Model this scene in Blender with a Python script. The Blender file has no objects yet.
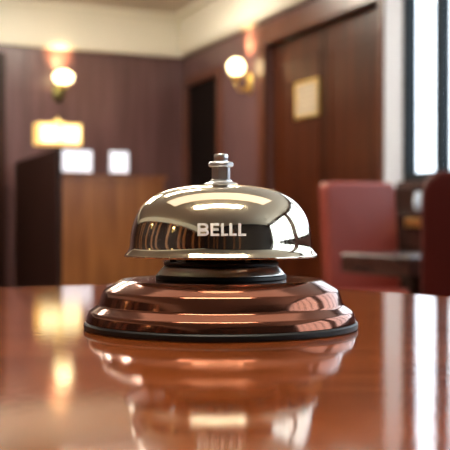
import bpy, bmesh, math
from mathutils import Vector, Matrix
C = bpy.context.scene.collection
PI = math.pi

# ------------------------------------------------------------------ materials
def mat(name, col=(.5,.5,.5), rough=.5, metal=0, spec=.5, coat=0, coat_rough=.1, emit=None, estr=0, sheen=0):
    m = bpy.data.materials.new(name); m.use_nodes = True
    b = m.node_tree.nodes['Principled BSDF']
    b.inputs['Base Color'].default_value = (*col, 1)
    b.inputs['Roughness'].default_value = rough
    b.inputs['Metallic'].default_value = metal
    b.inputs['Specular IOR Level'].default_value = spec
    b.inputs['Coat Weight'].default_value = coat
    b.inputs['Coat Roughness'].default_value = coat_rough
    if emit:
        b.inputs['Emission Color'].default_value = (*emit, 1)
        b.inputs['Emission Strength'].default_value = estr
    return m

def noise_color(m, c1, c2, scale=(1,1,1), nscale=4, detail=4, dist=0, lo=.35, hi=.65, rot=(0,0,0)):
    nt = m.node_tree; N = nt.nodes; L = nt.links
    tc = N.new('ShaderNodeTexCoord'); mp = N.new('ShaderNodeMapping')
    mp.inputs['Scale'].default_value = scale; mp.inputs['Rotation'].default_value = rot
    n = N.new('ShaderNodeTexNoise'); n.inputs['Scale'].default_value = nscale
    n.inputs['Detail'].default_value = detail; n.inputs['Distortion'].default_value = dist
    r = N.new('ShaderNodeValToRGB')
    r.color_ramp.elements[0].position = lo; r.color_ramp.elements[0].color = (*c1, 1)
    r.color_ramp.elements[1].position = hi; r.color_ramp.elements[1].color = (*c2, 1)
    L.new(tc.outputs['Object'], mp.inputs[0]); L.new(mp.outputs[0], n.inputs[0])
    L.new(n.outputs['Fac'], r.inputs[0]); L.new(r.outputs[0], N['Principled BSDF'].inputs['Base Color'])
    return n

def noise_bump(m, strength=.1, dist=.001, scale=100, mscale=(1,1,1), detail=2):
    nt = m.node_tree; N = nt.nodes; L = nt.links
    tc = N.new('ShaderNodeTexCoord'); mp = N.new('ShaderNodeMapping'); mp.inputs['Scale'].default_value = mscale
    n = N.new('ShaderNodeTexNoise'); n.inputs['Scale'].default_value = scale; n.inputs['Detail'].default_value = detail
    b = N.new('ShaderNodeBump'); b.inputs['Strength'].default_value = strength; b.inputs['Distance'].default_value = dist
    L.new(tc.outputs['Object'], mp.inputs[0]); L.new(mp.outputs[0], n.inputs[0])
    L.new(n.outputs['Fac'], b.inputs['Height']); L.new(b.outputs[0], N['Principled BSDF'].inputs['Normal'])

def noise_rough(m, lo, hi, scale=60, mscale=(1,1,1), p0=.4, p1=.7):
    nt = m.node_tree; N = nt.nodes; L = nt.links
    tc = N.new('ShaderNodeTexCoord'); mp = N.new('ShaderNodeMapping'); mp.inputs['Scale'].default_value = mscale
    n = N.new('ShaderNodeTexNoise'); n.inputs['Scale'].default_value = scale; n.inputs['Detail'].default_value = 6
    r = N.new('ShaderNodeMapRange'); r.inputs['From Min'].default_value = p0; r.inputs['From Max'].default_value = p1
    r.inputs['To Min'].default_value = lo; r.inputs['To Max'].default_value = hi
    L.new(tc.outputs['Object'], mp.inputs[0]); L.new(mp.outputs[0], n.inputs[0])
    L.new(n.outputs['Fac'], r.inputs[0]); L.new(r.outputs[0], N['Principled BSDF'].inputs['Roughness'])

M = {}
M['table'] = mat('varnished_orange_wood', rough=.06, spec=.36)
noise_color(M['table'], (.125,.026,.006), (.245,.058,.013), scale=(3,14,3), nscale=3.2, detail=7, dist=.6, lo=.3, hi=.72)
noise_bump(M['table'], .05, .0006, 260, (1,1,1), 3)
M['chrome'] = mat('polished_nickel', (.90,.82,.65), rough=.07, metal=1)
noise_rough(M['chrome'], .035, .13, 500, (1,1,1))
M['steel'] = mat('dark_steel', (.80,.81,.83), rough=.3, metal=1)
M['base'] = mat('brown_lacquered_metal', (.4,.2,.15), rough=.12, metal=.92, coat=.0, coat_rough=.06)
noise_color(M['base'], (.215,.078,.047), (.28,.105,.064), scale=(1,1,3), nscale=40, detail=3, lo=.3, hi=.75)
M['collar'] = mat('brushed_collar_metal', (.80,.78,.74), rough=.28, metal=1)
M['rubber'] = mat('black_rubber', (.008,.009,.010), rough=.4, spec=.35)
M['black'] = mat('black_metal', (.01,.01,.011), rough=.3, metal=.3)
M['white_print'] = mat('white_lettering', (.98,.98,.98), rough=.5)
M['panel'] = mat('plum_brown_wood', rough=.30, spec=.5)
noise_color(M['panel'], (.095,.043,.042), (.145,.070,.070), scale=(6,6,.5), nscale=2, detail=5, dist=.3)
M['darkwood'] = mat('dark_wood', rough=.4, spec=.2)
noise_color(M['darkwood'], (.018,.006,.004), (.034,.011,.007), scale=(8,8,.7), nscale=3, detail=5)
M['doorwood'] = mat('door_wood', rough=.34, spec=.22)
noise_color(M['doorwood'], (.036,.0065,.0015), (.082,.0165,.0035), scale=(7,7,.5), nscale=2.5, detail=5, dist=.4)
M['trimwood'] = mat('trim_wood', rough=.3)
noise_color(M['trimwood'], (.085,.021,.008), (.125,.032,.012), scale=(7,7,.5), nscale=2.5, detail=5)
M['void'] = mat('painted_dark_gap', (.006,.003,.0025), rough=.7, spec=.1)
M['counter'] = mat('honey_brown_wood', rough=.3)
noise_color(M['counter'], (.22,.075,.020), (.34,.125,.036), scale=(7,7,.6), nscale=2.5, detail=5, dist=.5)
M['cream'] = mat('cream_paint', (.90,.84,.70), rough=.7)
M['ceiling'] = mat('ceiling_paint', (.78,.69,.59), rough=.8)
noise_bump(M['ceiling'], .05, .002, 30)
M['cream2'] = mat('pale_lilac_plaster', (.64,.67,.77), rough=.7)
noise_bump(M['cream2'], .05, .002, 40)
M['carpet'] = mat('brown_carpet', rough=.95)
noise_color(M['carpet'], (.10,.065,.05), (.16,.11,.08), nscale=60)
M['frame'] = mat('dark_window_frame', (.012,.016,.02), rough=.7, spec=.15)
M['rearwood'] = mat('dark_rear_panelling', (.016,.010,.011), rough=.6, spec=.3)
M['brass'] = mat('polished_brass', (.95,.70,.24), rough=.38, metal=1)
M['greenbrass'] = mat('aged_brass', (.22,.20,.08), rough=.35, metal=1)
M['globe'] = mat('lit_glass_globe', (1,.9,.7), rough=.3, emit=(1,.80,.42), estr=5)
M['shade_pane'] = mat('lit_lamp_pane', (1,.9,.6), rough=.5, emit=(1,.82,.40), estr=1.5)
M['shade_frame'] = mat('lit_amber_shade', (1,.7,.25), rough=.5, emit=(1,.55,.14), estr=.5)
M['screen'] = mat('lit_white_screen', (.8,.8,.85), rough=.2, emit=(.86,.88,1), estr=.62)
M['redleather'] = mat('red_leather', (.225,.037,.025), rough=.38, spec=.4)
noise_bump(M['redleather'], .15, .002, 150)
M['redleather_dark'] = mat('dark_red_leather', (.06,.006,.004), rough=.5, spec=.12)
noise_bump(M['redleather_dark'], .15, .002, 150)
M['lowtable'] = mat('dark_varnished_wood', rough=.25, spec=.5)
noise_color(M['lowtable'], (.03,.012,.010), (.06,.022,.016), scale=(10,2,2), nscale=3)
M['paper'] = mat('cream_notice_paper', (.60,.48,.34), rough=.35)
M['porcelain'] = mat('white_porcelain', (.72,.84,1.0), rough=.15)
M['diffuser'] = mat('added_fill_diffuser', (1,1,1), rough=.4, emit=(1,.93,.78), estr=37)
M['diffuser_near'] = mat('lit_long_diffuser', (1,1,1), rough=.4, emit=(1,.90,.72), estr=24)
M['diffuser_fill'] = mat('added_wide_fill', (1,1,1), rough=.4, emit=(1,.86,.68), estr=.82)
# window glass: clear with a reflection
g = bpy.data.materials.new('window_glass'); g.use_nodes = True
nt = g.node_tree; nt.nodes.clear()
o_ = nt.nodes.new('ShaderNodeOutputMaterial'); mx = nt.nodes.new('ShaderNodeMixShader')
tr = nt.nodes.new('ShaderNodeBsdfTransparent'); gl = nt.nodes.new('ShaderNodeBsdfGlossy'); gl.inputs['Roughness'].default_value = .02
tr.inputs[0].default_value = (.95,.98,1,1)
mx.inputs[0].default_value = .06
nt.links.new(tr.outputs[0], mx.inputs[1]); nt.links.new(gl.outputs[0], mx.inputs[2]); nt.links.new(mx.outputs[0], o_.inputs[0])
M['glass'] = g

# ------------------------------------------------------------------ helpers
def obj(name, bm, m, parent=None, smooth=False, loc=None, rz=None):
    me = bpy.data.meshes.new(name); bmesh.ops.recalc_face_normals(bm, faces=bm.faces[:])
    bm.to_mesh(me); bm.free(); me.materials.append(m)
    if smooth:
        for p in me.polygons: p.use_smooth = True
    o = bpy.data.objects.new(name, me); C.objects.link(o)
    if parent: o.parent = parent
    if loc is not None: o.location = loc
    if rz is not None: o.rotation_euler[2] = rz
    return o
def thing(name, label, cat, loc=(0,0,0), rz=0, group=None):
    o = bpy.data.objects.new(name, None); C.objects.link(o); o.empty_display_size = .05
    o.location = loc; o.rotation_euler = (0,0,rz); o['label'] = label; o['category'] = cat
    if group: o['group'] = group
    return o
def struct(o):
    o['kind'] = 'structure'; return o
def add_box(bm, x0, x1, y0, y1, z0, z1, bev=0, seg=2):
    b2 = bmesh.new()
    bmesh.ops.create_cube(b2, size=1)
    for v in b2.verts:
        v.co = Vector((x0+(v.co.x+.5)*(x1-x0), y0+(v.co.y+.5)*(y1-y0), z0+(v.co.z+.5)*(z1-z0)))
    if bev: bmesh.ops.bevel(b2, geom=b2.edges[:], offset=bev, segments=seg, profile=.5, affect='EDGES')
    me = bpy.data.meshes.new('tmp'); b2.to_mesh(me); b2.free(); bm.from_mesh(me); bpy.data.meshes.remove(me)
def box(x0, x1, y0, y1, z0, z1, bev=0, seg=2):
    bm = bmesh.new(); add_box(bm, x0, x1, y0, y1, z0, z1, bev, seg); return bm
def add_lathe(bm, prof, n=96, cx=0, cy=0):
    """prof: (r, z) from bottom to top; r==0 closes with a pole"""
    rings = []
    for r, z in prof:
        if r < 1e-7: rings.append([bm.verts.new((cx, cy, z))])
        else: rings.append([bm.verts.new((cx+r*math.cos(2*PI*k/n), cy+r*math.sin(2*PI*k/n), z)) for k in range(n)])
    for a, b in zip(rings, rings[1:]):
        for k in range(n):
            k2 = (k+1) % n
            if len(a) == 1 and len(b) == 1: continue
            if len(a) == 1: bm.faces.new((a[0], b[k], b[k2]))
            elif len(b) == 1: bm.faces.new((a[k], a[k2], b[0]))
            else: bm.faces.new((a[k], a[k2], b[k2], b[k]))
def lathe(prof, n=96):
    bm = bmesh.new(); add_lathe(bm, prof, n); return bm
def add_tube(bm, pts, rad, n=12):
    pts = [Vector(p) for p in pts]
    rings = []
    for i, p in enumerate(pts):
        d = (pts[min(i+1, len(pts)-1)] - pts[max(i-1, 0)]).normalized()
        up = Vector((0,0,1)) if abs(d.z) < .9 else Vector((1,0,0))
        a = d.cross(up).normalized(); b = d.cross(a)
        rr = rad[i] if isinstance(rad, (list, tuple)) else rad
        rings.append([bm.verts.new(p + a*rr*math.cos(2*PI*k/n) + b*rr*math.sin(2*PI*k/n)) for k in range(n)])
    for A, B in zip(rings, rings[1:]):
        for k in range(n): bm.faces.new((A[k], A[(k+1)%n], B[(k+1)%n], B[k]))
    bm.faces.new(rings[0]); bm.faces.new(rings[-1])
def smooth_prof(pts, sub=6):
    """Catmull-Rom through profile points"""
    out = []
    P = [Vector((p[0], p[1])) for p in pts]
    for i in range(len(P)-1):
        p0 = P[max(i-1,0)]; p1 = P[i]; p2 = P[i+1]; p3 = P[min(i+2, len(P)-1)]
        for k in range(sub):
            t = k/sub
            q = .5*((2*p1)+(-p0+p2)*t+(2*p0-5*p1+4*p2-p3)*t*t+(-p0+3*p1-3*p2+p3)*t**3)
            out.append((max(q.x, 0), q.y))
    out.append((P[-1].x, P[-1].y))
    return out
def shade_auto(o, ang=30):
    for p in o.data.polygons: p.use_smooth = True
    o.data.set_sharp_from_angle(angle=math.radians(ang))

# ------------------------------------------------------------------ room frame
H = 2.637                                   # ceiling height
P0 = Vector((-.389, 9.5, 0))                # far corner
dR = Vector((.352, -.936, 0)).normalized()  # along the right wall, towards the camera
dL = Vector((-.892, -.4515, 0)).normalized()# along the back wall, to the left
nR = Vector((-dR.y*-1, 0, 0))
nR = Vector((dR.y, -dR.x, 0))               # into the room from the right wall
nL = Vector((-dL.y, dL.x, 0))               # into the room from the back wall
aR = math.atan2(dR.y, dR.x); aL = math.atan2(dL.y, dL.x)
def onR(s, n=0, z=0): return P0 + dR*s + nR*n + Vector((0,0,z))
def onL(s, n=0, z=0): return P0 + dL*s + nL*n + Vector((0,0,z))
# local frame of the right wall: x along dR, y = +90deg from dR; room side is y<0
sR = 1 if (Matrix.Rotation(aR,3,'Z') @ Vector((0,1,0))).dot(nR) > 0 else -1
sL = 1 if (Matrix.Rotation(aL,3,'Z') @ Vector((0,1,0))).dot(nL) > 0 else -1
def rbox(bm, s0, s1, n0, n1, z0, z1, bev=0):      # box in the right wall's frame, n into the room
    a, b = sorted((sR*n0, sR*n1)); add_box(bm, s0, s1, a, b, z0, z1, bev)
def lbox(bm, s0, s1, n0, n1, z0, z1, bev=0):
    a, b = sorted((sL*n0, sL*n1)); add_box(bm, s0, s1, a, b, z0, z1, bev)
RR = dict(loc=P0, rz=aR); LL = dict(loc=P0, rz=aL)

LR = 11.4; LB = 5.8; T = .2
# right wall with openings
holes = [(.17, .975, 0, 1.985), (1.993, 3.70, 0, 2.07)]
wins = [(3.937, 5.75), (6.1, 8.5), (8.85, 11.2)]
SILL, WTOP = 1.01, 2.52
holes += [(a, b, SILL, WTOP) for a, b in wins]
bm = bmesh.new(); bw = bmesh.new(); s = 0
edges = []
for a, b, z0, z1 in holes:
    t_ = T if z0 == 0 else .05
    rbox(bm, s, a, -t_, 0, 0, H)
    if z0 > 0: rbox(bm, a, b, -t_, 0, 0, z0)
    rbox(bm, a, b, -t_, 0, z1, H)
    s = b
rbox(bm, s, LR, -.05, 0, 0, H)
struct(obj('wall_right', bm, M['panel'], **RR))
bm = bmesh.new(); lbox(bm, 0, LB, -T, 0, 0, H); struct(obj('wall_back', bm, M['panel'], **LL))
cA = onL(LB); cB = onR(LR)
Dl = P0 + dL*LB + dR*LR
bm = bmesh.new(); rbox(bm, 0, LR, -T, 0, 0, H)
# left wall is parallel to the right wall
bm.free(); bm = bmesh.new(); rbox(bm, 0, LR, 0, T, 0, H); struct(obj('wall_left', bm, M['darkwood'], loc=cA, rz=aR))
bm = bmesh.new(); lbox(bm, 0, LB, 0, T, 0, H); struct(obj('wall_front', bm, M['rearwood'], loc=cB, rz=aL))
# floor / ceiling as slabs over the parallelogram
def slab(name, z0, z1, m):
    bm = bmesh.new()
    q = [P0 - dL*.2 - dR*.2, P0 + dL*(LB+.2) - dR*.2, Dl + dL*.2 + dR*.2, cB - dL*.2 + dR*.2]
    lo = [bm.verts.new((p.x, p.y, z0)) for p in q]; hi = [bm.verts.new((p.x, p.y, z1)) for p in q]
    bm.faces.new(lo); bm.faces.new(hi)
    for k in range(4): bm.faces.new((lo[k], lo[(k+1)%4], hi[(k+1)%4], hi[k]))
    return struct(obj(name, bm, m))
slab('floor', -.1, 0, M['carpet']); slab('ceiling', H, H+.1, M['ceiling'])
# cornice: deep cream band round the top of the walls
CB = 2.261
def cornice_profile(bm, fn, s0, s1):
    fn(bm, s0, s1, 0, .05, CB, H); fn(bm, s0, s1, .05, .068, CB+.03, H); fn(bm, s0, s1, .068, .10, H-.05, H)
for i, (fn, a, b, kw) in enumerate([(lbox, 0, LB, LL), (rbox, .10, 3.93, RR)]):
    bm = bmesh.new(); cornice_profile(bm, fn, a, b); struct(obj('trim_%d' % (i+1), bm, M['cream'], **kw))
bm = bmesh.new(); rbox(bm, 0, LR, -.068, 0, CB, H); struct(obj('trim_3', bm, M['cream'], loc=cA, rz=aR))
# vertical seams / battens on the back wall panelling
bm = bmesh.new()
for sx in (.28, .62, 1.02, 1.42): lbox(bm, sx, sx+.022, 0, .008, 0, CB)
struct(obj('trim_4', bm, M['panel'], **LL))
# dark pilaster at the left edge of the photograph
bm = bmesh.new(); lbox(bm, 1.635, 2.15, 0, .07, 0, 2.19, .008); struct(obj('trim_5', bm, M['darkwood'], **LL))
# off-white pier between the wide door and the window
bm = bmesh.new(); rbox(bm, 3.735, 3.93, 0, .02, 0, CB, .004); struct(obj('trim_6', bm, M['cream2'], **RR))
# pilasters added on two unseen walls to streak the dome's reflection
bm = bmesh.new()
for sx in (1.2, 2.5, 3.9, 4.5, 5.6, 6.4, 6.9, 7.8, 8.7, 9.1, 9.9, 10.6): rbox(bm, sx, sx+.17, 0, -.05, 0, CB, .004)
struct(obj('trim_9', bm, M['counter'], loc=cA, rz=aR))
bm = bmesh.new()
for sx in (2.6, 3.0, 3.7, 4.3, 4.6, 5.2): lbox(bm, sx, sx+.13, 0, .05, 0, CB, .004)
struct(obj('trim_10', bm, M['counter'], loc=cB, rz=aL))
# architraves
bm = bmesh.new()
rbox(bm, .11, .17, 0, .03, 0, 2.06, .004); rbox(bm, .975, 1.04, 0, .03, 0, 2.06, .004); rbox(bm, .17, .975, 0, .03, 1.985, 2.06, .004)
struct(obj('trim_7', bm, M['trimwood'], **RR))
bm = bmesh.new()
rbox(bm, 1.86, 1.993, 0, .035, 0, 2.20, .005); rbox(bm, 3.70, 3.735, 0, .035, 0, 2.20, .005); rbox(bm, 1.993, 3.70, 0, .035, 2.07, 2.20, .005)
struct(obj('trim_8', bm, M['trimwood'], **RR))
bm = bmesh.new(); rbox(bm, 1.04, 1.86, 0, .015, 0, .12); struct(obj('baseboard_right', bm, M['darkwood'], **RR))
bm = bmesh.new(); lbox(bm, 0, 1.65, 0, .015, 0, .12); struct(obj('baseboard_back', bm, M['darkwood'], **LL))
# doors
bm = bmesh.new(); rbox(bm, .171, .974, -.05, -.01, .005, 1.984); d1 = struct(obj('door_1', bm, M['void'], **RR))  # leaf blackened to paint in the shade of the doorway's dark opening
bm = bmesh.new()
add_lathe(bm, [(0,-.03),(.022,-.028),(.028,-.01),(.02,.01),(0,.012)], 20)
k = obj('door_knob', bm, M['brass'], d1, True); k.rotation_euler = (PI/2,0,0); k.location = (.84, sR*.01, 1.0)
bm = bmesh.new()
rbox(bm, 1.994, 3.699, -.13, -.04, .005, 2.069)
d2 = struct(obj('door_2', bm, M['doorwood'], **RR))
bm = bmesh.new()
for a, b in ((2.12, 2.78), (2.92, 3.58)):
    for z0, z1 in ((.2,.95), (1.10,1.92)):
        rbox(bm, a, b, -.04, -.035, z0, z0+.03); rbox(bm, a, b, -.04, -.035, z1-.03, z1)
        rbox(bm, a, a+.03, -.04, -.035, z0+.03, z1-.03); rbox(bm, b-.03, b, -.04, -.035, z0+.03, z1-.03)
obj('moulding', bm, M['doorwood'], d2)
bm = bmesh.new(); rbox(bm, 2.8445, 2.8515, -.040, -.037, .01, 2.06); obj('leaf_joint', bm, M['void'], d2)

# windows
for i, (a, b) in enumerate(wins):
    bm = bmesh.new(); w = .045
    rbox(bm, a, b, -.045, .012, SILL, SILL+w); rbox(bm, a, b, -.045, .012, WTOP-w, WTOP)
    n = 4 if i == 0 else 6
    mw = .055
    if i == 0: st = [a, 4.265, 4.75, 5.22, b-w]
    else: st = [a + (b-a-w)*k/5 for k in range(6)]
    for k, sx in enumerate(st): rbox(bm, sx, sx+(w if k in (0, len(st)-1) else mw), -.045, .012, SILL+w, WTOP-w)
    W = struct(obj('window_%d' % (i+1), bm, M['frame'], **RR))
    for k in range(len(st)-1):
        bm = bmesh.new(); rbox(bm, st[k]+(w if k == 0 else mw), st[k+1], -.030, -.022, SILL+w, WTOP-w); obj('pane', bm, M['glass'], W)
    bm = bmesh.new(); rbox(bm, a-.03 if i else a, b+.03, -.05, .06, SILL-.035, SILL, .004); obj('sill', bm, M['lowtable'], W)
    ld = bpy.data.lights.new('daylight_portal', 'AREA'); ld.shape = 'RECTANGLE'; ld.size = b-a; ld.size_y = WTOP-SILL
    ld.cycles.is_portal = True
    lo = bpy.data.objects.new('daylight_portal', ld); C.objects.link(lo)
    lo.location = onR((a+b)/2, -.07, (SILL+WTOP)/2); lo.rotation_euler = nR.to_track_quat('-Z', 'Z').to_euler()

# ------------------------------------------------------------------ oval table
TZ = .75
tb = thing('oval_table', 'glossy orange-brown wooden oval table carrying the bell', 'table', (-.05, .07, 0))
def ellipse_slab(a, b, prof, n=160):
    bm = bmesh.new(); rings = []
    for off, z in prof:
        rings.append([bm.verts.new(((a+off)*math.cos(2*PI*k/n), (b+off)*math.sin(2*PI*k/n), z)) for k in range(n)])
    for A, B in zip(rings, rings[1:]):
        for k in range(n): bm.faces.new((A[k], A[(k+1)%n], B[(k+1)%n], B[k]))
    bm.faces.new(rings[0]); bm.faces.new(rings[-1]); return bm
o = obj('tabletop', ellipse_slab(.35, .75, [(-.02,TZ-.032),(-.004,TZ-.028),(0,TZ-.018),(0,TZ-.006),(-.0015,TZ-.0018),(-.004,TZ),(-.006,TZ),(-.01,TZ)]), M['table'], tb)
shade_auto(o, 50)
shade = obj('pedestal', lathe([(0,.03),(.05,.03),(.055,.06),(.04,.1),(.045,.4),(.06,.62),(.11,.70),(.12,.718),(0,.718)], 48), M['darkwood'], tb, True)
obj('foot', ellipse_slab(.24, .34, [(0,0),(0,.02),(-.02,.03)], 80), M['darkwood'], tb)

# ------------------------------------------------------------------ the bell
BX, BY = -.0019, .49
bell = thing('desk_bell', 'shiny nickel dome call bell lettered BELLL on a stepped brown base', 'bell', (BX, BY, TZ))
o = obj('foot_pad', lathe([(0,0),(.0625,0),(.0634,.0004),(.0636,.0012),(.0635,.0026),(.0628,.0032),(0,.0032)], 160), M['rubber'], bell); shade_auto(o, 40)
base_prof = [(0,.0032),(.0620,.0032),(.0625,.0035),(.0624,.0040),(.0619,.0062),(.0612,.0078),(.0608,.0082),(.0603,.0085),
             (.0574,.0105),(.0570,.0108),(.0567,.0112),(.0565,.0118),(.0557,.0145),(.0547,.0170),(.0543,.0176),(.0537,.0181),
             (.0490,.0209),(.0476,.0217),(.0466,.0222),(.0458,.0225),(.0445,.0226),(.0435,.0226),(.0,.0226)]
o = obj('stepped_base', lathe(base_prof, 160), M['base'], bell); shade_auto(o, 35)
o = obj('gasket', lathe([(0,.0226),(.0303,.0226),(.0306,.0230),(.0304,.0244),(.0298,.0249),(0,.0249)], 96), M['rubber'], bell); shade_auto(o)
o = obj('collar', lathe([(0,.0249),(.0296,.0249),(.0295,.0253),(.0266,.0286),(.0260,.0289),(0,.0289)], 96), M['collar'], bell); shade_auto(o, 35)
o = obj('top_plate', lathe([(0,.0289),(.0262,.0289),(.0268,.0294),(.0268,.0303),(.0258,.0309),(0,.0309)], 96), M['black'], bell); shade_auto(o)
# striking gear under the dome
bm = bmesh.new()
add_lathe(bm, [(0,.0309),(.004,.0309),(.004,.0640),(0,.0640)], 24)
add_box(bm, -.016,.011,-.0165,-.010,.0309,.0342,.0004); add_box(bm, .0135,.0175,-.014,-.010,.0309,.0338,.0003)
add_box(bm, -.0235,-.0205,-.009,-.005,.0309,.0338,.0003); add_box(bm, .002,.024,-.004,.004,.0312,.0345,.0004)
add_tube(bm, [(.022,0,.033),(.030,.004,.0345),(.034,.006,.036)], .0012, 10)
add_lathe(bm, [(0,.0335),(.003,.0345),(.0035,.0365),(.003,.0385),(0,.0395)], 20, .0345, .006)
shade_auto(obj('striker', bm, M['black'], bell))
# dome: outer skin up, inner skin down
outer = [(.0448,.0331),(.0450,.0336),(.0446,.0342),(.0436,.0352),(.0428,.0365),(.0424,.0380),(.0423,.0395)]
outer += smooth_prof([(.0423,.0395),(.0419,.0437),(.0406,.0491),(.0386,.0537),(.0354,.0579),(.0312,.0612),(.0262,.0636),(.0198,.0653),(.0098,.0665),(0,.0668)], 8)[1:]
inner = [(max(r-.0011,0), z-.0006 if z < .05 else z-.0011) for r, z in outer]
inner[-1] = (0, .0655); inner[0] = (.0440,.0331)
dome = obj('dome', lathe(list(reversed(inner)) + outer, 192), M['chrome'], bell); shade_auto(dome, 60)
# plunger / finial
n0 = [(0,.0664),(.0078,.0662),(.0080,.0668),(.0068,.0675),(.0052,.0679),(.0050,.0686),(.0047,.0688),(0,.0688)]
shade_auto(obj('washer', lathe(n0, 64), M['steel'], bell), 35)
bm = bmesh.new(); hx = [(.0044,.0688),(.0044,.0745)]
r0 = [bm.verts.new((.0045*math.cos(PI/3*k+.25), .0045*math.sin(PI/3*k+.25), .0688)) for k in range(6)]
r1 = [bm.verts.new((v.co.x, v.co.y, .0747)) for v in r0]
bm.faces.new(r0); bm.faces.new(r1)
for k in range(6): bm.faces.new((r0[k], r0[(k+1)%6], r1[(k+1)%6], r1[k]))
bmesh.ops.bevel(bm, geom=bm.edges[:], offset=.00025, segments=2, affect='EDGES')
obj('hex_nut', bm, M['steel'], bell)
shade_auto(obj('flange', lathe([(0,.0747),(.0052,.0747),(.0058,.0752),(.0058,.0764),(.0053,.0770),(.0036,.0773),(0,.0773)], 64), M['steel'], bell), 35)
shade_auto(obj('push_button', lathe([(0,.0773),(.0032,.0773),(.0031,.0778),(.0033,.0784),(.0033,.0802),(.0029,.0808),(0,.0809)], 64), M['steel'], bell), 35)

# lettering wrapped on the dome
prof_o = outer
def dome_r(z):
    for (ra, za), (rb, zb) in zip(prof_o[6:], prof_o[7:]):
        if za <= z <= zb: return ra+(rb-ra)*(z-za)/(zb-za)
    return .04
def dome_pt(px, z, off):
    """px = horizontal position on the dome front in mm, measured as chord"""
    r = dome_r(z); a = math.asin(max(-1, min(1, px/r))); r += off
    return Vector((r*math.sin(a), -r*math.cos(a), z))
ZB, ZT = .0432, .04865
lb = bmesh.new()
def quad_patch(f, nu, nv):
    """f(u,v)->(x,z); solid patch"""
    G = {}
    for lay, off in ((0, -.0001), (1, .00022)):
        for i in range(nu+1):
            for j in range(nv+1):
                x, z = f(i/nu, j/nv); G[lay,i,j] = lb.verts.new(dome_pt(x, z, off))
    for i in range(nu):
        for j in range(nv):
            for lay in (0,1): lb.faces.new((G[lay,i,j], G[lay,i+1,j], G[lay,i+1,j+1], G[lay,i,j+1]))
    for i in range(nu):
        for j in (0, nv): lb.faces.new((G[0,i,j], G[0,i+1,j], G[1,i+1,j], G[1,i,j]))
    for j in range(nv):
        for i in (0, nu): lb.faces.new((G[0,i,j], G[0,i,j+1], G[1,i,j+1], G[1,i,j]))
def rect(x0, x1, v0, v1):
    z0 = ZB+(ZT-ZB)*v0; z1 = ZB+(ZT-ZB)*v1
    quad_patch(lambda u, v: (x0+(x1-x0)*u, z0+(z1-z0)*v), 3, 5)
def X(p): return (p-220.4)*.4486/1050           # photo-scale widths to metres at the dome's front
SW = 2.6
def bowl(xl, xr, v0, v1, th):
    """half-ring of the B"""
    H_ = ZT-ZB; zc = ZB+H_*(v0+v1)/2; rz = H_*(v1-v0)/2; tz = H_*th; xm = xl+(xr-xl)*.45
    def f(u, v):
        a = -PI/2+PI*u; ro_x = xr-xm; ri_x = ro_x-X(220.4+SW); ri_z = rz-tz
        rx = ri_x+(ro_x-ri_x)*v; rzz = ri_z+(rz-ri_z)*v
        return xm+rx*math.cos(a), zc+rzz*math.sin(a)
    quad_patch(f, 16, 2)
    rect(xl, xm, v0, v0+th); rect(xl, xm, v1-th, v1)
th = .185
rect(X(197.4), X(200.2), 0, 1)
bowl(X(200.2), X(208.2), .43, 1, th*.95); bowl(X(200.2), X(208.8), 0, .53, th)
rect(X(210.3), X(213.1), 0, 1)
for v in (0, .41, 1-th): rect(X(213.1), X(219.2 if v != .41 else 218.6), v, v+th)
for x0, x1 in ((220.9, 228.0), (229.3, 236.6), (238.1, 246.0)):
    rect(X(x0), X(x0+2.8), 0, 1); rect(X(x0+2.8), X(x1), 0, th)
obj('lettering', lb, M['white_print'], dome)

# ------------------------------------------------------------------ reception counter (far left)
K = Vector((-1.12, 7.0, 0))
# frame: x along -dL (to the right), y along -dR (away)
ang = math.atan2(-dL.y, -dL.x)
ey = -dR
def skew_box(bm, u0, u1, v0, v1, z0, z1):        # u to the right along the back wall, v away along the side wall
    q = [(u0,v0),(u1,v0),(u1,v1),(u0,v1)]
    vs = []
    for z in (z0, z1):
        vs.append([bm.verts.new(-dL*u + ey*v + Vector((0,0,z))) for u, v in q])
    bm.faces.new(vs[0]); bm.faces.new(vs[1])
    for k in range(4): bm.faces.new((vs[0][k], vs[0][(k+1)%4], vs[1][(k+1)%4], vs[1][k]))
rc = thing('reception_counter', 'tall brown reception counter with dark left side, below the amber lamp', 'counter', K)
bm = bmesh.new(); skew_box(bm, .0, .035, 0, 1.72, 0, 1.273); obj('side_panel', bm, M['darkwood'], rc)
bm = bmesh.new(); skew_box(bm, .035, .78, .02, .60, 0, 1.085); obj('counter_front', bm, M['counter'], rc)
bm = bmesh.new(); skew_box(bm, .035, .80, 0, .62, 1.085, 1.107); obj('counter_top', bm, M['counter'], rc)
bm = bmesh.new(); skew_box(bm, .035, .34, 0.63, 1.70, 0, 1.273); obj('back_cabinet', bm, M['darkwood'], rc)
# two lit white screens on the counter top
def screen(u0, u1, label):
    c = K - dL*((u0+u1)/2) + ey*.10
    t = thing('display_screen', label, 'screen', (c.x, c.y, 1.107), ang, 'lit screens on the reception counter')
    w = (u1-u0)/2
    obj('housing', box(-w-.006, w+.006, .004, .03, .016, .176, .004), M['frame'], t)
    obj('display', box(-w, w, -.001, .004, .02, .170, .0015), M['screen'], t)
    obj('stand', box(-w*.5, w*.5, -.02, .07, 0, .008, .002), M['frame'], t)
    obj('neck', box(-.015, .015, .03, .04, .008, .07), M['frame'], t)
screen(.045, .272, 'wide glowing white screen at the dark corner of the reception counter')
screen(.400, .540, 'narrow glowing white screen nearer the bell, further right on the counter')
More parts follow.
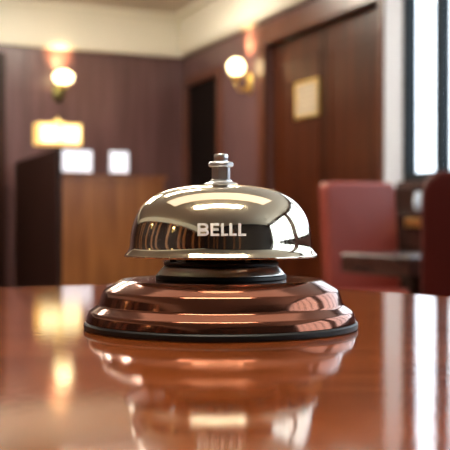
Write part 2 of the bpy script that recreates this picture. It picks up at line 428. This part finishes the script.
# amber lamp on the back cabinet
lc = K - dL*.17 + ey*.78
lp = thing('twin_pane_lamp', 'wide rectangular amber lamp glowing on top of the reception counter', 'lamp', (lc.x, lc.y, 1.273), ang)
obj('lamp_base', lathe([(0,0),(.055,0),(.055,.012),(.02,.02),(.012,.05),(.012,.075),(0,.075)], 32), M['black'], lp, True)
obj('lamp_shade', box(-.17, .17, -.06, .06, .078, .242, .008), M['shade_frame'], lp)
for sx in (-.080, .080):
    obj('glowing_pane', box(sx-.070, sx+.070, -.064, -.0605, .098, .222, .001), M['shade_pane'], lp)
o = obj('shade_crest', lathe([(0,.242),(.05,.242),(.045,.255),(.02,.268),(.008,.278),(.008,.288),(0,.292)], 32), M['brass'], lp, True)

# ------------------------------------------------------------------ wall sconces
def sconce(base, nrm, label, rx, rz, arm, D=.14):
    t = thing('wall_sconce', label, 'wall lamp', base, math.atan2(nrm.y, nrm.x)+PI/2, 'brass sconces with lit globes')
    # local -y points into the room
    bm = bmesh.new(); add_lathe(bm, [(0,0),(.045,0),(.05,.006),(.04,.016),(.018,.024),(0,.026)], 32)
    for v in bm.verts: v.co.z *= 1
    bp = obj('back_plate', bm, arm, t, True); bp.rotation_euler = (PI/2,0,0); bp.scale = (1,1.7,1)
    bm = bmesh.new(); add_tube(bm, [(0,-.02,-.02),(0,-D/2,-.055),(0,-D+.02,-.045),(0,-D,-.005),(0,-D,.03)], [.012,.013,.013,.012,.016], 14)
    obj('arm', bm, arm, t, True)
    bm = bmesh.new(); add_lathe(bm, [(0,.02),(.02,.022),(.045,.045),(.05,.058),(.044,.06),(0,.05)], 32)
    c = obj('cup', bm, M['brass'], t, True); c.location = (0,-D,0)
    bm = bmesh.new(); add_lathe(bm, [(0,.058)] + [(rx*math.sin(PI*(.12+.88*k/16)), .058+rz-rz*math.cos(PI*(.12+.88*k/16))) for k in range(17)][:-1] + [(0,.058+2*rz)], 40)
    c = obj('glass_globe', bm, M['globe'], t, True); c.location = (0,-D,0)
    ld = bpy.data.lights.new('sconce_uplight', 'SPOT'); ld.energy = 17; ld.color = (1,.60,.26); ld.spot_size = math.radians(82); ld.spot_blend = .9
    ld.shadow_soft_size = .03
    lo = bpy.data.objects.new('sconce_uplight', ld); C.objects.link(lo); lo.parent = t; lo.location = (0,-D,.058+2*rz+.04)
    lo.rotation_euler = (PI-.98, 0, 0)
b = onL(1.16, 0, 1.885)
sL1 = sconce(b, nL, 'lit oval sconce on the plum wall above the reception counter', .086, .060, M['greenbrass'])
b = onR(1.65, 0, 1.83)
sconce(b, nR, 'lit round brass sconce between the dark doorway and the wide door', .066, .066, M['brass'], .115)

for sx, lab in ((6.1, 'added unseen sconce on the left wall for a spark in the dome'), (8.2, 'added unseen sconce further along the left wall for the dome reflection')):
    sconce(cA + dR*sx - nR*-.0 + Vector((0,0,1.82)), -nR, lab, .066, .066, M['brass'], .115)  # out-of-view sconces added to enliven the dome's reflection
# ------------------------------------------------------------------ notice on the wide door
nt_ = thing('door_notice', 'small cream framed notice fixed on the wide brown door', 'notice', onR(2.60, -.0345, 1.49), aR)
y0 = 0
def nb(x0, x1, n0, n1, z0, z1):
    bm = bmesh.new(); a, b = sorted((sR*n0, sR*n1)); add_box(bm, x0, x1, a, b, z0, z1); return bm
bm = bmesh.new()
for x0, x1, z0, z1 in ((-.185,.185,0,.018),(-.185,.185,.232,.25),(-.185,-.167,.018,.232),(.167,.185,.018,.232)):
    a, b = sorted((0, sR*.016)); add_box(bm, x0, x1, a, b, z0, z1)
obj('notice_frame', bm, M['brass'], nt_)
obj('notice_sheet', nb(-.167, .167, 0, .008, .018, .232), M['paper'], nt_)
bm = bmesh.new()
for z in (.19,.155,.12,.085,.05):
    a, b = sorted((sR*.008, sR*.009)); add_box(bm, -.12, -.02, a, b, z-.006, z+.006); add_box(bm, .02, .12, a, b, z-.006, z+.006)
obj('faint_text_block', bm, mat('faded_print', (.45,.32,.2), .6), nt_)

# ------------------------------------------------------------------ chairs, low table, sideboard (right)
def cushion(x0, x1, y0, y1, z0, z1, bev=.04, bulge=.015):
    bm = bmesh.new(); nx = 8
    bmesh.ops.create_grid(bm, x_segments=nx, y_segments=nx, size=.5)
    bm.free()
    return box(x0, x1, y0, y1, z0, z1, bev, 5)
def chair(name, label, loc, rz, w, seat_h, top, m, back_t=.09, lean=.06, corner=.05):
    t = thing(name, label, 'chair', loc, rz, 'upholstered red chairs round the low dark table')
    # local: front = -y
    h = w/2
    bm = bmesh.new()
    b2 = bmesh.new()
    out = [(-h, seat_h-.18), (h, seat_h-.18), (h, seat_h)]
    out += [(h-corner+corner*math.cos(PI/2*k/10), top-corner+corner*math.sin(PI/2*k/10)) for k in range(11)]
    out += [(-h+corner-corner*math.sin(PI/2*k/10), top-corner+corner*math.cos(PI/2*k/10)) for k in range(11)]
    out += [(-h, seat_h)]
    def ring(inset, y):
        cx, cz = 0, (top+seat_h-.18)/2; hh = (top-seat_h+.18)/2
        return [b2.verts.new((x*(1-inset/h), y, cz+(z-cz)*(1-inset/hh))) for x, z in out]
    e = .02
    R_ = [ring(e*(1-math.sin(PI/2*k/5)), .20+e*(1-math.cos(PI/2*k/5))) for k in range(6)]
    R_ += [ring(e*(1-math.cos(PI/2*k/5)), .20+back_t-e+e*math.sin(PI/2*k/5)) for k in range(6)]
    for A, B in zip(R_, R_[1:]):
        for k in range(len(out)): b2.faces.new((A[k], A[(k+1)%len(out)], B[(k+1)%len(out)], B[k]))
    b2.faces.new(R_[0]); b2.faces.new(R_[-1])
    for v in b2.verts: v.co.y += lean*(v.co.z-seat_h)/(top-seat_h)
    o = obj('backrest', b2, m, t); shade_auto(o, 60)
    o = obj('seat', box(-h, h, -.27, .21, seat_h-.12, seat_h, .03, 4), m, t); shade_auto(o, 60)
    bm = bmesh.new()
    o = obj('apron', box(-h+.02, h-.02, -.25, .22, seat_h-.17, seat_h-.115), M['darkwood'], t)
    for sx in (-1, 1):
        for y in (-.23, .23):
            bm = bmesh.new(); add_tube(bm, [(sx*(h-.045), y, seat_h-.16), (sx*(h-.04), y+(.02 if y > 0 else -.01), 0)], [.022,.015], 12)
            obj('leg', bm, M['darkwood'], t)
    return t
chair('dining_chair', 'pale-lit red leather chair facing the bell, behind the low table', (.75, 4.86, 0), .35, .385, .47, .985, M['redleather'], corner=.032)
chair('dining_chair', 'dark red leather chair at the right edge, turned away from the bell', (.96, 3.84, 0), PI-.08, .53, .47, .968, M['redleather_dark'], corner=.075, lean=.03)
# low table
tx = thing('low_table', 'low dark table with polished top in front of the red chair', 'table', (.80, 4.36, 0), ang)
o = obj('tabletop', box(-.225, .30, -.24, .24, .578, .660, .012, 3), M['lowtable'], tx)
obj('pedestal', lathe([(0,.02),(.16,.02),(.15,.04),(.04,.06),(.035,.55),(.09,.585),(0,.585)], 32), M['darkwood'], tx, True)
obj('foot', lathe([(0,0),(.18,0),(.18,.015),(.16,.02),(0,.02)], 32), M['darkwood'], tx, True)
# sideboard under the window
sb = thing('sideboard', 'dark stepped sideboard under the window between the red chairs', 'sideboard', onR(4.02, .012, 0), aR)
def sbx(name, x0, x1, n0, n1, z0, z1, m, bev=.004):
    bm = bmesh.new(); a, b = sorted((sR*n0, sR*n1)); add_box(bm, x0, x1, a, b, z0, z1, bev); return obj(name, bm, m, sb)
sbx('cabinet_body', .0, 1.5, 0, .16, 0, .955, M['darkwood']); sbx('lower_shelf', .0, 1.5, .16, .30, 0, .845, M['darkwood'])
sbx('cabinet_top', -.01, 1.51, 0, .17, .955, .972, M['lowtable'])
for k in range(3):
    d = sbx('drawer', .01+k*.38, .35+k*.38, .30, .312, .66, .83, M['lowtable'])
for k in range(3): obj('handle', box(.12+k*.38, .30+k*.38, *sorted((sR*.312, sR*.333)), .765, .81, .004), M['brass'], sb)
vz = obj('white_vase', lathe([(0,0),(.018,0),(.022,.003),(.027,.03),(.027,.06),(.019,.082),(.016,.09),(.020,.098),(.017,.098),(.013,.09),(.013,.086),(0,.086)], 40), M['porcelain'], None, True, onR(4.45, .22, .845))
vz['label'] = 'small white vase on the dark sideboard between the red chairs'; vz['category'] = 'vase'

# ------------------------------------------------------------------ ceiling lights
def ceiling_light(x, y, w, d, label, m='diffuser', z=H):
    t = thing('ceiling_light', label, 'ceiling light', (x, y, z), 0, 'rectangular ceiling lights')
    bm = bmesh.new()
    add_box(bm, -w-.03, w+.03, -d-.03, -d, -.04, 0); add_box(bm, -w-.03, w+.03, d, d+.03, -.04, 0)
    add_box(bm, -w-.03, -w, -d, d, -.04, 0); add_box(bm, w, w+.03, -d, d, -.04, 0)
    obj('light_frame', bm, M['cream'], t); obj('diffuser', box(-w, w, -d, d, -.085, -.01, .01), M[m], t)
ceiling_light(-.10, .05, .72, .13, 'long lit ceiling light mirrored in the top of the bell dome', 'diffuser_near')
ceiling_light(-.10, 1.22, 1.25, .45, 'broad dim ceiling panel added to brighten the bell base', 'diffuser_fill')  # unseen glowing panel added so the base's sloped bands reflect bright
for x, y in ((-1.9, 7.2), (-.75, 7.4), (-1.6, 4.6), (-.2, 5.0), (-.7, 2.9)):  # unseen lights added to lift the back walls and ceiling
    ceiling_light(x, y, .40, .12, 'added unseen ceiling light that brightens the far lounge')

# ------------------------------------------------------------------ world, camera, view
w = bpy.data.worlds.new('world'); bpy.context.scene.world = w; w.use_nodes = True
bg = w.node_tree.nodes['Background']; bg.inputs[0].default_value = (.86, .93, 1, 1); bg.inputs[1].default_value = 3.2
cd = bpy.data.cameras.new('camera'); cam = bpy.data.objects.new('camera', cd); C.objects.link(cam)
cam.location = (0, 0, .80); cam.rotation_euler = (PI/2-math.atan(5/1050), 0, 0)
cd.sensor_width = 36; cd.lens = 36*1050/450; cd.clip_start = .01; cd.clip_end = 200
cd.dof.use_dof = True; cd.dof.focus_distance = .452; cd.dof.aperture_fstop = 21
bpy.context.scene.camera = cam
sc = bpy.context.scene
sc.view_settings.view_transform = 'Standard'; sc.view_settings.look = 'None'; sc.view_settings.gamma = 1; sc.view_settings.use_curve_mapping = False
sc.view_settings.exposure = .5
sc.cycles.use_denoising = True
sc.cycles.max_bounces = 8; sc.cycles.diffuse_bounces = 4; sc.cycles.glossy_bounces = 5; sc.cycles.transparent_max_bounces = 8
sc.cycles.sample_clamp_indirect = 8
